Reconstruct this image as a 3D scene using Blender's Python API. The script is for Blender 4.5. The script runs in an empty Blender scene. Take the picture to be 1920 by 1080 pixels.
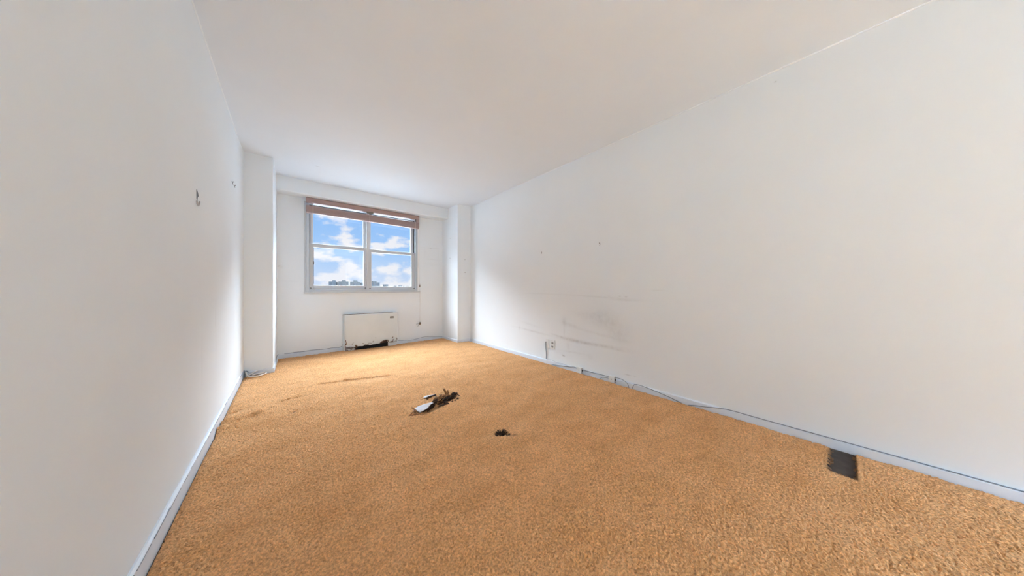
import bpy, bmesh, math, random
import numpy as np
from mathutils import Vector, noise as mnoise
random.seed(4)
rng = np.random.default_rng(4)
C = bpy.context.scene
COL = C.collection

# ---------------------------------------------------------------- camera, world, exposure
cam = bpy.data.cameras.new('camera'); camo = bpy.data.objects.new('camera', cam); COL.objects.link(camo)
cam.sensor_width = 36; cam.lens = 36 * 509 / 1920; cam.clip_start = .02; cam.clip_end = 6000
camo.location = (0, 0, .96); camo.rotation_euler = (math.radians(90), 0, math.radians(-39.5))
C.camera = camo
C.view_settings.view_transform = 'Standard'; C.view_settings.look = 'None'
C.view_settings.gamma = 1; C.view_settings.use_curve_mapping = False
C.view_settings.exposure = 0.38
C.cycles.use_denoising = True
C.cycles.max_bounces = 16; C.cycles.diffuse_bounces = 10; C.cycles.transparent_max_bounces = 12
C.cycles.sample_clamp_indirect = 8

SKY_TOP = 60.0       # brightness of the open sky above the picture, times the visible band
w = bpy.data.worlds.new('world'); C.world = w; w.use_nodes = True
def world_nodes():
    nt = w.node_tree; nt.nodes.clear(); N = nt.nodes.new; L = nt.links.new
    tc = N('ShaderNodeTexCoord'); sep = N('ShaderNodeSeparateXYZ'); L(tc.outputs['Generated'], sep.inputs[0])
    mp = N('ShaderNodeMapping'); L(tc.outputs['Generated'], mp.inputs[0])
    mp.inputs['Scale'].default_value = (1, 1, 1.9); mp.inputs['Location'].default_value = (3.35, 1.1, .42)
    nz = N('ShaderNodeTexNoise'); L(mp.outputs[0], nz.inputs['Vector'])
    nz.inputs['Scale'].default_value = 12.5; nz.inputs['Detail'].default_value = 9; nz.inputs['Roughness'].default_value = .54
    cov = N('ShaderNodeMath'); cov.operation = 'MULTIPLY_ADD'; L(sep.outputs['Z'], cov.inputs[0]); cov.inputs[1].default_value = -.55; cov.inputs[2].default_value = .075
    cl = N('ShaderNodeMath'); cl.operation = 'ADD'; L(nz.outputs['Fac'], cl.inputs[0]); L(cov.outputs[0], cl.inputs[1])
    cr = N('ShaderNodeValToRGB'); L(cl.outputs[0], cr.inputs[0])
    cr.color_ramp.elements[0].position = .49; cr.color_ramp.elements[0].color = (0, 0, 0, 1)
    cr.color_ramp.elements[1].position = .60; cr.color_ramp.elements[1].color = (1, 1, 1, 1)
    g = N('ShaderNodeValToRGB'); L(sep.outputs['Z'], g.inputs[0])
    e = g.color_ramp.elements
    e[0].position = 0; e[0].color = (.53, .61, .76, 1)
    e[1].position = .34; e[1].color = (.17, .39, .80, 1)
    m = e.new(.12); m.color = (.29, .49, .80, 1)
    mix = N('ShaderNodeMix'); mix.data_type = 'RGBA'
    L(cr.outputs[0], mix.inputs['Factor']); L(g.outputs[0], mix.inputs['A']); mix.inputs['B'].default_value = (.74, .74, .79, 1)
    # unseen sky high overhead, brightened far beyond the visible band to light the room
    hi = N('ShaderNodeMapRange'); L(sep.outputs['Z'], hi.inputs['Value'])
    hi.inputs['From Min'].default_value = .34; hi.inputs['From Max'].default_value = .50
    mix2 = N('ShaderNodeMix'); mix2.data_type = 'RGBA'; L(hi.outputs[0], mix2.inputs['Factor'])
    # the upper sky behind the camera is made brighter and bluer as added fill
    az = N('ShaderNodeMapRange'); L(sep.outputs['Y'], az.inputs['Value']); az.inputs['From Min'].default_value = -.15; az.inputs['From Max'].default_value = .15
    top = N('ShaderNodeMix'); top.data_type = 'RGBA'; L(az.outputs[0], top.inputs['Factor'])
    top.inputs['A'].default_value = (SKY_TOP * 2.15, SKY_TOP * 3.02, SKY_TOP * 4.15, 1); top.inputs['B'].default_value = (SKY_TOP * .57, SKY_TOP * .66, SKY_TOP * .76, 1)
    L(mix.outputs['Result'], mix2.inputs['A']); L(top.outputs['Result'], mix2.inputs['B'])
    # land below the horizon, glow raised to light the ceiling
    lo = N('ShaderNodeMapRange'); L(sep.outputs['Z'], lo.inputs['Value'])
    lo.inputs['From Min'].default_value = -.004; lo.inputs['From Max'].default_value = -.02
    mix3 = N('ShaderNodeMix'); mix3.data_type = 'RGBA'; L(lo.outputs[0], mix3.inputs['Factor'])
    L(mix2.outputs['Result'], mix3.inputs['A'])
    land = N('ShaderNodeMix'); land.data_type = 'RGBA'; L(az.outputs[0], land.inputs['Factor']); L(land.outputs['Result'], mix3.inputs['B'])
    land.inputs['A'].default_value = (1.9, 2.4, 3.0, 1); land.inputs['B'].default_value = (3.6, 4.15, 4.8, 1)
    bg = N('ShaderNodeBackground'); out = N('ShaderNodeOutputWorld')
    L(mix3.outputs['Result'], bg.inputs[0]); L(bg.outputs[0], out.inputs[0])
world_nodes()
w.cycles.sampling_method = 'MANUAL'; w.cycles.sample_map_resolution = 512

def portal(name, loc, rot, sx, sy):
    l = bpy.data.lights.new(name, 'AREA'); l.shape = 'RECTANGLE'; l.size = sx; l.size_y = sy
    l.cycles.is_portal = True
    o = bpy.data.objects.new(name, l); o.location = loc; o.rotation_euler = rot; COL.objects.link(o)
portal('window_daylight', (1.005, 4.99, 1.55), (math.radians(-90), 0, 0), 1.62, 1.32)
portal('rear_fill_portal', (1.12, -4.67, 1.5), (math.radians(90), 0, 0), 2.1, 1.6)  # portal of the added rear window that lets in fill light

# ---------------------------------------------------------------- materials
def new_mat(name):
    m = bpy.data.materials.new(name); m.use_nodes = True
    nt = m.node_tree; b = nt.nodes['Principled BSDF']
    return m, nt, b
def simple(name, col, rough=.6, metal=0, var=.0, scale=20, bump=0, spec=.5):
    m, nt, b = new_mat(name); N = nt.nodes.new; L = nt.links.new
    b.inputs['Roughness'].default_value = rough; b.inputs['Metallic'].default_value = metal
    b.inputs['Specular IOR Level'].default_value = spec
    b.inputs['Base Color'].default_value = (*col, 1)
    if var or bump:
        tc = N('ShaderNodeTexCoord'); nz = N('ShaderNodeTexNoise'); L(tc.outputs['Object'], nz.inputs['Vector'])
        nz.inputs['Scale'].default_value = scale; nz.inputs['Detail'].default_value = 5
        if var:
            mx = N('ShaderNodeMix'); mx.data_type = 'RGBA'; L(nz.outputs['Fac'], mx.inputs['Factor'])
            mx.inputs['A'].default_value = (*[c * (1 - var) for c in col], 1)
            mx.inputs['B'].default_value = (*[min(1, c * (1 + var)) for c in col], 1)
            L(mx.outputs['Result'], b.inputs['Base Color'])
        if bump:
            bp = N('ShaderNodeBump'); bp.inputs['Strength'].default_value = 1; bp.inputs['Distance'].default_value = bump
            L(nz.outputs['Fac'], bp.inputs['Height']); L(bp.outputs[0], b.inputs['Normal'])
    return m

def smudge_group():
    g = bpy.data.node_groups.new('dirt_mark', 'ShaderNodeTree')
    for n in ('U', 'V', 'u0', 'v0', 'su', 'sv', 'ca', 'sa', 'strength'):
        g.interface.new_socket(n, in_out='INPUT', socket_type='NodeSocketFloat')
    g.interface.new_socket('Value', in_out='OUTPUT', socket_type='NodeSocketFloat')
    N = g.nodes.new; L = g.links.new; I = N('NodeGroupInput'); O = N('NodeGroupOutput')
    def M(op, a, b=None):
        n = N('ShaderNodeMath'); n.operation = op
        for k, v in enumerate((a, b)):
            if v is None: continue
            if isinstance(v, (int, float)): n.inputs[k].default_value = v
            else: L(v, n.inputs[k])
        return n.outputs[0]
    i = I.outputs
    du = M('SUBTRACT', i['U'], i['u0']); dv = M('SUBTRACT', i['V'], i['v0'])
    p = M('DIVIDE', M('ADD', M('MULTIPLY', du, i['ca']), M('MULTIPLY', dv, i['sa'])), i['su'])
    q = M('DIVIDE', M('SUBTRACT', M('MULTIPLY', dv, i['ca']), M('MULTIPLY', du, i['sa'])), i['sv'])
    r = M('ADD', M('MULTIPLY', p, p), M('MULTIPLY', q, q))
    L(M('MULTIPLY', M('EXPONENT', M('MULTIPLY', r, -1.0)), i['strength']), O.inputs[0])
    return g
SM = smudge_group()
def paint(name, col, marks=(), axes=('Y', 'Z'), dirt=(.27, .275, .28), rough=.72, bump=.0012):
    """matt wall paint with roller texture and dirt marks (u, v, half length, half height, angle, strength)"""
    m, nt, b = new_mat(name); N = nt.nodes.new; L = nt.links.new
    b.inputs['Roughness'].default_value = rough; b.inputs['Specular IOR Level'].default_value = .25
    tc = N('ShaderNodeTexCoord')
    nz = N('ShaderNodeTexNoise'); L(tc.outputs['Object'], nz.inputs['Vector']); nz.inputs['Scale'].default_value = 2.2; nz.inputs['Detail'].default_value = 6
    mx = N('ShaderNodeMix'); mx.data_type = 'RGBA'; L(nz.outputs['Fac'], mx.inputs['Factor'])
    mx.inputs['A'].default_value = (*[c * .97 for c in col], 1); mx.inputs['B'].default_value = (*[min(1, c * 1.025) for c in col], 1)
    colout = mx.outputs['Result']
    if marks:
        sp = N('ShaderNodeSeparateXYZ'); L(tc.outputs['Object'], sp.inputs[0])
        acc = None
        for (u, v, su, sv, a, s) in marks:
            g = N('ShaderNodeGroup'); g.node_tree = SM
            L(sp.outputs[axes[0]], g.inputs['U']); L(sp.outputs[axes[1]], g.inputs['V'])
            for k, val in (('u0', u), ('v0', v), ('su', su), ('sv', sv), ('ca', math.cos(a)), ('sa', math.sin(a)), ('strength', s)):
                g.inputs[k].default_value = val
            if acc is None: acc = g.outputs[0]
            else:
                ad = N('ShaderNodeMath'); ad.operation = 'ADD'; L(acc, ad.inputs[0]); L(g.outputs[0], ad.inputs[1]); acc = ad.outputs[0]
        n2 = N('ShaderNodeTexNoise'); L(tc.outputs['Object'], n2.inputs['Vector']); n2.inputs['Scale'].default_value = 26; n2.inputs['Detail'].default_value = 5
        mr = N('ShaderNodeMapRange'); L(n2.outputs['Fac'], mr.inputs['Value']); mr.inputs['From Min'].default_value = .3; mr.inputs['From Max'].default_value = .7
        mr.inputs['To Min'].default_value = .40; mr.inputs['To Max'].default_value = 1.0
        mu = N('ShaderNodeMath'); mu.operation = 'MULTIPLY'; mu.use_clamp = True; L(acc, mu.inputs[0]); L(mr.outputs[0], mu.inputs[1])
        m2 = N('ShaderNodeMix'); m2.data_type = 'RGBA'; L(mu.outputs[0], m2.inputs['Factor']); L(colout, m2.inputs['A']); m2.inputs['B'].default_value = (*dirt, 1)
        colout = m2.outputs['Result']
    L(colout, b.inputs['Base Color'])
    n3 = N('ShaderNodeTexNoise'); L(tc.outputs['Object'], n3.inputs['Vector']); n3.inputs['Scale'].default_value = 9; n3.inputs['Detail'].default_value = 4
    bp = N('ShaderNodeBump'); bp.inputs['Strength'].default_value = .6; bp.inputs['Distance'].default_value = bump
    L(n3.outputs['Fac'], bp.inputs['Height']); L(bp.outputs[0], b.inputs['Normal'])
    return m
WALL = (.763, .82, .863)
right_marks = [
    (2.68, .375, .27, .012, .06, .22), (2.72, .462, .2, .014, .12, .10), (2.94, .39, .012, .035, 0, .18),
    (2.22, .372, .10, .010, .1, .25), (1.98, .352, .20, .018, .03, .42), (1.66, .348, .26, .016, -.02, .30), (1.42, .335, .10, .01, 0, .15),
    (2.12, .56, .03, .05, 0, .20), (2.02, .525, .12, .018, .15, .16), (1.68, .47, .30, .014, .1, .12), (2.12, .45, .010, .06, 0, .16),
    (1.62, .64, .15, .085, 0, .24), (1.45, .55, .13, .10, 0, .15), (1.85, .66, .14, .05, .1, .10), (1.40, .46, .1, .07, 0, .10),
    (2.0, .21, .16, .010, -.05, .15), (2.06, .28, .025, .07, 0, .12), (1.76, .20, .03, .03, 0, .12),
    (2.13, .145, .020, .008, .2, .75), (1.325, .111, .030, .004, -.05, .5), (1.262, .116, .014, .004, 0, .3),
    (2.45, .885, .40, .004, 0, .16), (1.62, .862, .30, .008, .03, .15), (1.35, .84, .14, .009, 0, .18),
    (1.528, .875, .012, .006, 0, .42), (1.411, .877, .012, .006, 0, .5), (1.345, .873, .012, .006, 0, .35),
    (1.95, .875, .3, .003, 0, .1), (1.05, .94, .05, .004, 0, .15), (.285, 2.365, .006, .005, 0, .5)]
left_marks = [
    (2.356, .52, .0035, .11, 0, .55), (2.73, .75, .003, .07, 0, .40), (2.356, .75, .003, .12, 0, .16), (2.76, .55, .003, .09, 0, .22),
    (3.05, .62, .004, .06, 0, .18), (3.958, .235, .025, .05, 0, .32), (3.36, 1.05, .012, .05, 0, .20), (2.95, 1.0, .003, .15, 0, .1),
    (3.30, 1.72, .30, .006, -.9, .10), (2.55, 1.0, .25, .3, 0, .05), (3.0, .9, .003, .10, 0, .14)]
wind_marks = [(-.103, 1.257, .016, .006, .5, .5), (-.07, 1.25, .02, .02, 0, .12), (0.0, 1.055, .13, .003, 0, .20),
    (2.07, 1.703, .14, .0035, 0, .34), (2.05, 1.695, .02, .006, .3, .3), (2.07, 1.493, .14, .0035, 0, .22), (1.942, 1.60, .0035, .09, 0, .12), (2.198, 1.60, .0035, .09, 0, .14),
    (1.84, .36, .05, .05, 0, .10), (2.08, 1.40, .12, .03, 0, .05)]
M_wr = paint('right_wall_paint', WALL, right_marks, ('Y', 'Z'))
M_wl = paint('left_wall_paint', WALL, left_marks, ('Y', 'Z'))
M_ww = paint('window_wall_paint', WALL, wind_marks, ('X', 'Z'))
M_w = paint('wall_paint', WALL)
M_ceil = paint('ceiling_paint', (.735, .811, .89), [(.275, 4.05, .02, .01, 0, .35)], ('X', 'Y'))
M_bead = simple('plaster_bead', (.80, .85, .89), .6)
M_base = simple('baseboard_paint', (.67, .74, .83), .5, var=.05, scale=14, bump=.001)
M_alu = simple('window_aluminium', (.47, .52, .57), .42, .35, var=.05, scale=8)
M_alu2 = simple('sash_aluminium', (.53, .56, .59), .45, .25, var=.05, scale=8)
M_dark = simple('dark_gap', (.03, .03, .035), .8)
M_white = simple('white_liner', (.84, .85, .86), .5)
M_blind = simple('mauve_slat_enamel', (.40, .30, .285), .45, var=.06, scale=6)
M_blind2 = simple('mauve_headrail_enamel', (.35, .25, .235), .42, var=.05, scale=6)
M_cord = simple('white_cord', (.66, .62, .58), .7)
M_knob = simple('worn_brass', (.20, .17, .13), .45, .4)
M_heat = paint('heater_enamel', (.67, .73, .77), [], ('X', 'Z'), rough=.5)
M_rust = simple('rusted_steel', (.14, .075, .05), .85, var=.5, scale=60, bump=.004)
M_black = simple('black_opening', (.008, .008, .009), .9)
M_hose = simple('grey_hose', (.42, .42, .43), .6)
M_badge = simple('dark_badge', (.05, .05, .05), .4)
M_letter = simple('pale_letters', (.5, .5, .48), .5)
M_plate = simple('ivory_plastic', (.72, .76, .78), .4)
M_pale = simple('pale_cable', (.80, .78, .74), .55)
M_grey = simple('grey_cable', (.20, .24, .29), .6)
M_lgrey = simple('painted_cable', (.50, .54, .60), .6)
M_nail = simple('nail_steel', (.10, .09, .08), .5, .5)
M_sub = simple('subfloor', (.045, .035, .03), .9, var=.5, scale=30, bump=.003)
M_foam = simple('grey_foam_backing', (.62, .62, .66), .85, var=.16, scale=40, bump=.003)
M_foamu = simple('dark_backing', (.05, .035, .025), .9, var=.4, scale=60)
M_yarn = simple('brown_torn_yarn', (.30, .135, .05), .9, var=.6, scale=90)
M_yarnd = simple('dark_torn_yarn', (.045, .022, .012), .95, var=.5, scale=90)
M_yarnl = simple('straw_torn_yarn', (.40, .25, .13), .9, var=.3, scale=90)
def glass():
    m, nt, b = new_mat('window_glass'); nt.nodes.remove(b); N = nt.nodes.new; L = nt.links.new
    t = N('ShaderNodeBsdfTransparent'); t.inputs[0].default_value = (.97, .98, .98, 1)
    g = N('ShaderNodeBsdfGlossy'); g.inputs['Roughness'].default_value = .02
    mx = N('ShaderNodeMixShader'); mx.inputs[0].default_value = .05
    L(t.outputs[0], mx.inputs[1]); L(g.outputs[0], mx.inputs[2]); L(mx.outputs[0], nt.nodes['Material Output'].inputs[0])
    return m
M_glass = glass()

# heater front with chipped enamel showing rust along the bottom
def heater_mat():
    m, nt, b = new_mat('chipped_heater_enamel'); N = nt.nodes.new; L = nt.links.new
    tc = N('ShaderNodeTexCoord'); sp = N('ShaderNodeSeparateXYZ'); L(tc.outputs['Object'], sp.inputs[0])
    nz = N('ShaderNodeTexNoise'); L(tc.outputs['Object'], nz.inputs['Vector']); nz.inputs['Scale'].default_value = 22; nz.inputs['Detail'].default_value = 7; nz.inputs['Roughness'].default_value = .65
    lim = N('ShaderNodeMapRange'); L(sp.outputs['Z'], lim.inputs['Value'])
    lim.inputs['From Min'].default_value = .03; lim.inputs['From Max'].default_value = .20; lim.inputs['To Min'].default_value = .50; lim.inputs['To Max'].default_value = .70
    d = N('ShaderNodeMath'); d.operation = 'SUBTRACT'; L(nz.outputs['Fac'], d.inputs[0]); L(lim.outputs[0], d.inputs[1])
    ed = N('ShaderNodeMath'); ed.operation = 'MULTIPLY'; ed.use_clamp = True; L(d.outputs[0], ed.inputs[0]); ed.inputs[1].default_value = 40
    n2 = N('ShaderNodeTexNoise'); L(tc.outputs['Object'], n2.inputs['Vector']); n2.inputs['Scale'].default_value = 6; n2.inputs['Detail'].default_value = 5
    c1 = N('ShaderNodeMix'); c1.data_type = 'RGBA'; L(n2.outputs['Fac'], c1.inputs['Factor'])
    c1.inputs['A'].default_value = (.61, .67, .70, 1); c1.inputs['B'].default_value = (.69, .745, .775, 1)
    c2 = N('ShaderNodeMix'); c2.data_type = 'RGBA'; L(ed.outputs[0], c2.inputs['Factor']); L(c1.outputs['Result'], c2.inputs['A']); c2.inputs['B'].default_value = (.13, .075, .055, 1)
    L(c2.outputs['Result'], b.inputs['Base Color']); b.inputs['Roughness'].default_value = .5
    bp = N('ShaderNodeBump'); bp.inputs['Distance'].default_value = .002; bp.invert = True; L(ed.outputs[0], bp.inputs['Height']); L(bp.outputs[0], b.inputs['Normal'])
    return m
M_heatf = heater_mat()

def carpet_mat():
    m, nt, b = new_mat('tan_carpet_pile'); N = nt.nodes.new; L = nt.links.new
    b.inputs['Roughness'].default_value = .95; b.inputs['Specular IOR Level'].default_value = .08
    b.inputs['Sheen Weight'].default_value = .12; b.inputs['Sheen Roughness'].default_value = .5
    b.inputs['Sheen Tint'].default_value = (1, .85, .7, 1)
    tc = N('ShaderNodeTexCoord')
    mp = N('ShaderNodeMapping'); L(tc.outputs['Object'], mp.inputs[0]); mp.inputs['Rotation'].default_value = (0, 0, .9); mp.inputs['Scale'].default_value = (1.0, 1.9, 1)
    a = N('ShaderNodeTexNoise'); L(mp.outputs[0], a.inputs['Vector']); a.inputs['Scale'].default_value = 3.2; a.inputs['Detail'].default_value = 8; a.inputs['Roughness'].default_value = .6
    f = N('ShaderNodeTexNoise'); L(tc.outputs['Object'], f.inputs['Vector']); f.inputs['Scale'].default_value = 120; f.inputs['Detail'].default_value = 5
    r1 = N('ShaderNodeMapRange'); L(a.outputs['Fac'], r1.inputs['Value']); r1.inputs['From Min'].default_value = .33; r1.inputs['From Max'].default_value = .67
    c1 = N('ShaderNodeMix'); c1.data_type = 'RGBA'; L(r1.outputs[0], c1.inputs['Factor'])
    c1.inputs['A'].default_value = (.63, .325, .133, 1); c1.inputs['B'].default_value = (.74, .41, .192, 1)
    r2 = N('ShaderNodeMapRange'); L(f.outputs['Fac'], r2.inputs['Value']); r2.inputs['From Min'].default_value = .3; r2.inputs['From Max'].default_value = .7
    r2.inputs['To Min'].default_value = .66; r2.inputs['To Max'].default_value = 1.38
    mu = N('ShaderNodeVectorMath'); mu.operation = 'SCALE'; L(c1.outputs['Result'], mu.inputs[0]); L(r2.outputs[0], mu.inputs['Scale'])
    at = N('ShaderNodeAttribute'); at.attribute_name = 'pile_dark'
    c2 = N('ShaderNodeMix'); c2.data_type = 'RGBA'; L(at.outputs['Fac'], c2.inputs['Factor']); L(mu.outputs[0], c2.inputs['A']); c2.inputs['B'].default_value = (.035, .016, .008, 1)
    L(c2.outputs['Result'], b.inputs['Base Color'])
    bp = N('ShaderNodeBump'); bp.inputs['Strength'].default_value = 1; bp.inputs['Distance'].default_value = .010; L(f.outputs['Fac'], bp.inputs['Height']); L(bp.outputs[0], b.inputs['Normal'])
    return m
M_carpet = carpet_mat()

# ---------------------------------------------------------------- builders
def box(bm, x0, x1, y0, y1, z0, z1):
    v = [bm.verts.new(p) for p in ((x0,y0,z0),(x1,y0,z0),(x1,y1,z0),(x0,y1,z0),(x0,y0,z1),(x1,y0,z1),(x1,y1,z1),(x0,y1,z1))]
    for f in ((0,3,2,1),(4,5,6,7),(0,1,5,4),(1,2,6,5),(2,3,7,6),(3,0,4,7)): bm.faces.new([v[i] for i in f])
    return v
def prism(bm, pts, z0, z1):
    a = [bm.verts.new((x, y, z0)) for x, y in pts]; b = [bm.verts.new((x, y, z1)) for x, y in pts]
    n = len(pts); bm.faces.new(a[::-1]); bm.faces.new(b)
    for i in range(n): bm.faces.new((a[i], a[(i+1) % n], b[(i+1) % n], b[i]))
def slab_xz(bm, pts, y0, y1):
    a = [bm.verts.new((x, y0, z)) for x, z in pts]; b = [bm.verts.new((x, y1, z)) for x, z in pts]
    n = len(pts); bm.faces.new(a); bm.faces.new(b[::-1])
    for i in range(n): bm.faces.new((a[i], b[i], b[(i+1) % n], a[(i+1) % n]))
def smooth_path(pts, n=6):
    P = [Vector(p) for p in pts]
    if len(P) < 3: return P
    out = []
    for i in range(len(P) - 1):
        p0 = P[max(0, i-1)]; p1 = P[i]; p2 = P[i+1]; p3 = P[min(len(P)-1, i+2)]
        for k in range(n):
            t = k / n
            out.append(.5 * ((2*p1) + (p2-p0)*t + (2*p0-5*p1+4*p2-p3)*t*t + (3*p1-p0-3*p2+p3)*t*t*t))
    out.append(P[-1]); return out
def tube(bm, pts, r, seg=8, smooth=6, r_end=None):
    P = smooth_path(pts, smooth); rings = []; n = len(P)
    up = Vector((0.13, .21, .97)).normalized()
    for i, p in enumerate(P):
        t = (P[min(n-1, i+1)] - P[max(0, i-1)])
        t = t.normalized() if t.length > 1e-9 else Vector((0, 0, 1))
        s = t.cross(up); s = s.normalized() if s.length > 1e-4 else Vector((1, 0, 0)); u = s.cross(t)
        rr = r if r_end is None else r + (r_end - r) * i / max(1, n-1)
        rings.append([bm.verts.new(p + s*math.cos(a)*rr + u*math.sin(a)*rr) for a in [2*math.pi*k/seg for k in range(seg)]])
    for i in range(n-1):
        for k in range(seg):
            f = bm.faces.new((rings[i][k], rings[i][(k+1) % seg], rings[i+1][(k+1) % seg], rings[i+1][k])); f.smooth = True
    bm.faces.new(rings[0][::-1]); bm.faces.new(rings[-1])
def lathe(bm, prof, seg=16, mat=None):
    rings = []
    for r, z in prof: rings.append([bm.verts.new((r*math.cos(2*math.pi*k/seg), r*math.sin(2*math.pi*k/seg), z)) for k in range(seg)])
    for i in range(len(rings)-1):
        for k in range(seg):
            f = bm.faces.new((rings[i][k], rings[i][(k+1) % seg], rings[i+1][(k+1) % seg], rings[i+1][k])); f.smooth = True
    bm.faces.new(rings[0][::-1]); bm.faces.new(rings[-1])
    if mat is not None:
        bmesh.ops.transform(bm, matrix=mat, verts=[v for r in rings for v in r])
def obj(name, bm, mat, parent=None, bevel=0, mats=None):
    bmesh.ops.recalc_face_normals(bm, faces=bm.faces)
    me = bpy.data.meshes.new(name); bm.to_mesh(me); bm.free()
    for m in (mats or [mat]): me.materials.append(m)
    o = bpy.data.objects.new(name, me); COL.objects.link(o)
    if parent is not None:
        o.parent = parent; o.matrix_parent_inverse = parent.matrix_world.inverted()
    if bevel:
        b = o.modifiers.new('bevel', 'BEVEL'); b.width = bevel; b.segments = 2; b.limit_method = 'ANGLE'; b.angle_limit = .6
    return o
def B(): return bmesh.new()
def bx(name, dims, mat, parent=None, bevel=0):
    bm = B(); box(bm, *dims); return obj(name, bm, mat, parent, bevel)
def struct(o): o['kind'] = 'structure'; return o
def empty(name, loc):
    o = bpy.data.objects.new(name, None); o.empty_display_size = .05; COL.objects.link(o); o.location = loc
    bpy.context.view_layer.update(); return o
def tag(o, label, cat, group=None):
    o['label'] = label; o['category'] = cat
    if group: o['group'] = group
    return o

# ---------------------------------------------------------------- room shell
XL, XR, YW, YB, H = -.385, 2.56, 4.87, -4.6, 2.44
WX0, WX1, WZ0, WZ1 = .192, 1.822, .905, 2.205
struct(bx('floor', (XL-.2, XR+.2, YB-.2, YW+.2, -.16, -.014), M_sub))
bm = B()   # the ceiling's main field ends a little lower along the line between the two columns
prism(bm, [(XL-.2, YB-.2), (XR+.2, YB-.2), (XR+.2, 4.30), (2.305, 4.30), (-.137, 4.12), (XL-.2, 4.12)], H, H+.2)
struct(obj('ceiling', bm, M_ceil))
bm = B(); a = [(-.145, 4.12), (2.31, 4.30), (2.33, 4.90), (-.145, 4.90)]
v = [bm.verts.new((a[0][0], a[0][1], H+.0005)), bm.verts.new((a[1][0], a[1][1], H+.0005)), bm.verts.new((a[2][0], a[2][1], H-.012)), bm.verts.new((a[3][0], a[3][1], H-.012))]
t = [bm.verts.new((p[0], p[1], H+.2)) for p in a]
bm.faces.new(v); bm.faces.new(t[::-1])
for i in range(4): bm.faces.new((v[i], t[i], t[(i+1) % 4], v[(i+1) % 4]))
struct(obj('ceiling_bay', bm, M_ceil))
bm = B()   # left wall; its last stretch before the column leans in slightly
prism(bm, [(XL-.2, YB-.2), (XL, YB-.2), (XL, 3.68), (XL+.003, 3.72), (XL+.014, 4.2), (XL+.014, YW+.2), (XL-.2, YW+.2)], -.15, H+.1)
wall_left = struct(obj('wall_left', bm, M_wl))
struct(bx('wall_right', (XR, XR+.2, YB-.2, YW+.2, -.15, H+.1), M_wr))
bm = B()
def framed_wall(bm, x0, x1, y0, y1, z0, z1, a0, a1, c0, c1):
    xs = (x0, a0, a1, x1); zs = (z0, c0, c1, z1)
    V = {}
    for k, y in enumerate((y0, y1)):
        for i in range(4):
            for j in range(4): V[i, j, k] = bm.verts.new((xs[i], y, zs[j]))
    for i in range(3):
        for j in range(3):
            if i == 1 and j == 1: continue
            bm.faces.new((V[i,j,0], V[i+1,j,0], V[i+1,j+1,0], V[i,j+1,0])); bm.faces.new((V[i,j,1], V[i,j+1,1], V[i+1,j+1,1], V[i+1,j,1]))
    for (i, j, i2, j2) in ((1,1,2,1), (2,1,2,2), (2,2,1,2), (1,2,1,1)):
        bm.faces.new((V[i,j,0], V[i2,j2,0], V[i2,j2,1], V[i,j,1]))
    for i in range(3):
        bm.faces.new((V[i,0,0], V[i,0,1], V[i+1,0,1], V[i+1,0,0])); bm.faces.new((V[i,3,0], V[i+1,3,0], V[i+1,3,1], V[i,3,1]))
        bm.faces.new((V[0,i,0], V[0,i+1,0], V[0,i+1,1], V[0,i,1])); bm.faces.new((V[3,i,0], V[3,i,1], V[3,i+1,1], V[3,i+1,0]))
framed_wall(bm, XL-.2, XR+.2, YW, YW+.2, -.15, H+.1, WX0, WX1, WZ0, WZ1)
struct(obj('wall_back', bm, M_ww))
bm = B(); framed_wall(bm, XL-.2, XR+.2, YB-.2, YB, -.15, H+.1, .12, 2.12, .75, 2.25)  # rear wall, opened for the added fill window
struct(obj('wall_front', bm, M_w))
bm = B(); prism(bm, [(XL-.02, 4.12), (-.137, 4.12), (-.134, 4.123), (-.118, YW+.02), (XL-.02, YW+.02)], -.02, H+.02)
struct(obj('column_left', bm, M_w))
bm = B(); prism(bm, [(XR+.02, 4.285), (XR+.02, YW+.02), (2.284, YW+.02), (2.303, 4.303), (2.306, 4.30)], -.02, H+.02)
struct(obj('column_right', bm, M_w))
bm = B(); box(bm, -.14, 2.31, 4.655, YW+.02, 2.243, H+.02)
struct(obj('beam', bm, M_w, bevel=.010))
# beads of paint along the ceiling edges
bm = B(); tube(bm, [(XL+.001, YB, H-.001), (XL+.001, 3.68, H-.001)], .006, 8, 1); struct(obj('trim_1', bm, M_bead))
bm = B(); tube(bm, [(XR-.001, YB, H-.001), (XR-.001, 4.28, H-.001)], .006, 8, 1); struct(obj('trim_2', bm, M_bead))

# baseboards
def baseboard(name, pts, h, t):
    """pts: run of (x, y) on the wall face, room on the left-hand side"""
    bm = B(); n = len(pts)
    sec = [(0, -.014), (t, -.014), (t, h-.006), (t*.45, h), (0, h)]
    rings = []
    for i, p in enumerate(pts):
        p = Vector(p); d0 = (p - Vector(pts[i-1])).normalized() if i else None; d1 = (Vector(pts[i+1]) - p).normalized() if i < n-1 else None
        d = (d0 or d1) if (d0 is None or d1 is None) else (d0 + d1).normalized()
        nrm = Vector((-d.y, d.x)); k = 1.0
        if d0 is not None and d1 is not None: k = 1 / max(.3, nrm.dot(Vector((-d1.y, d1.x))))
        rings.append([bm.verts.new((p.x + nrm.x*s*k, p.y + nrm.y*s*k, z)) for s, z in sec])
    for i in range(n-1):
        for k in range(len(sec)):
            bm.faces.new((rings[i][k], rings[i][(k+1) % 5], rings[i+1][(k+1) % 5], rings[i+1][k]))
    bm.faces.new(rings[0]); bm.faces.new(rings[-1][::-1])
    return struct(obj(name, bm, M_base))
bbl = baseboard('baseboard_left', [(XL, 4.12), (XL+.001, 3.7), (XL, YB)], .072, .013)
bm = B(); yy = 4.0; rc = random.Random(5)
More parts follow.
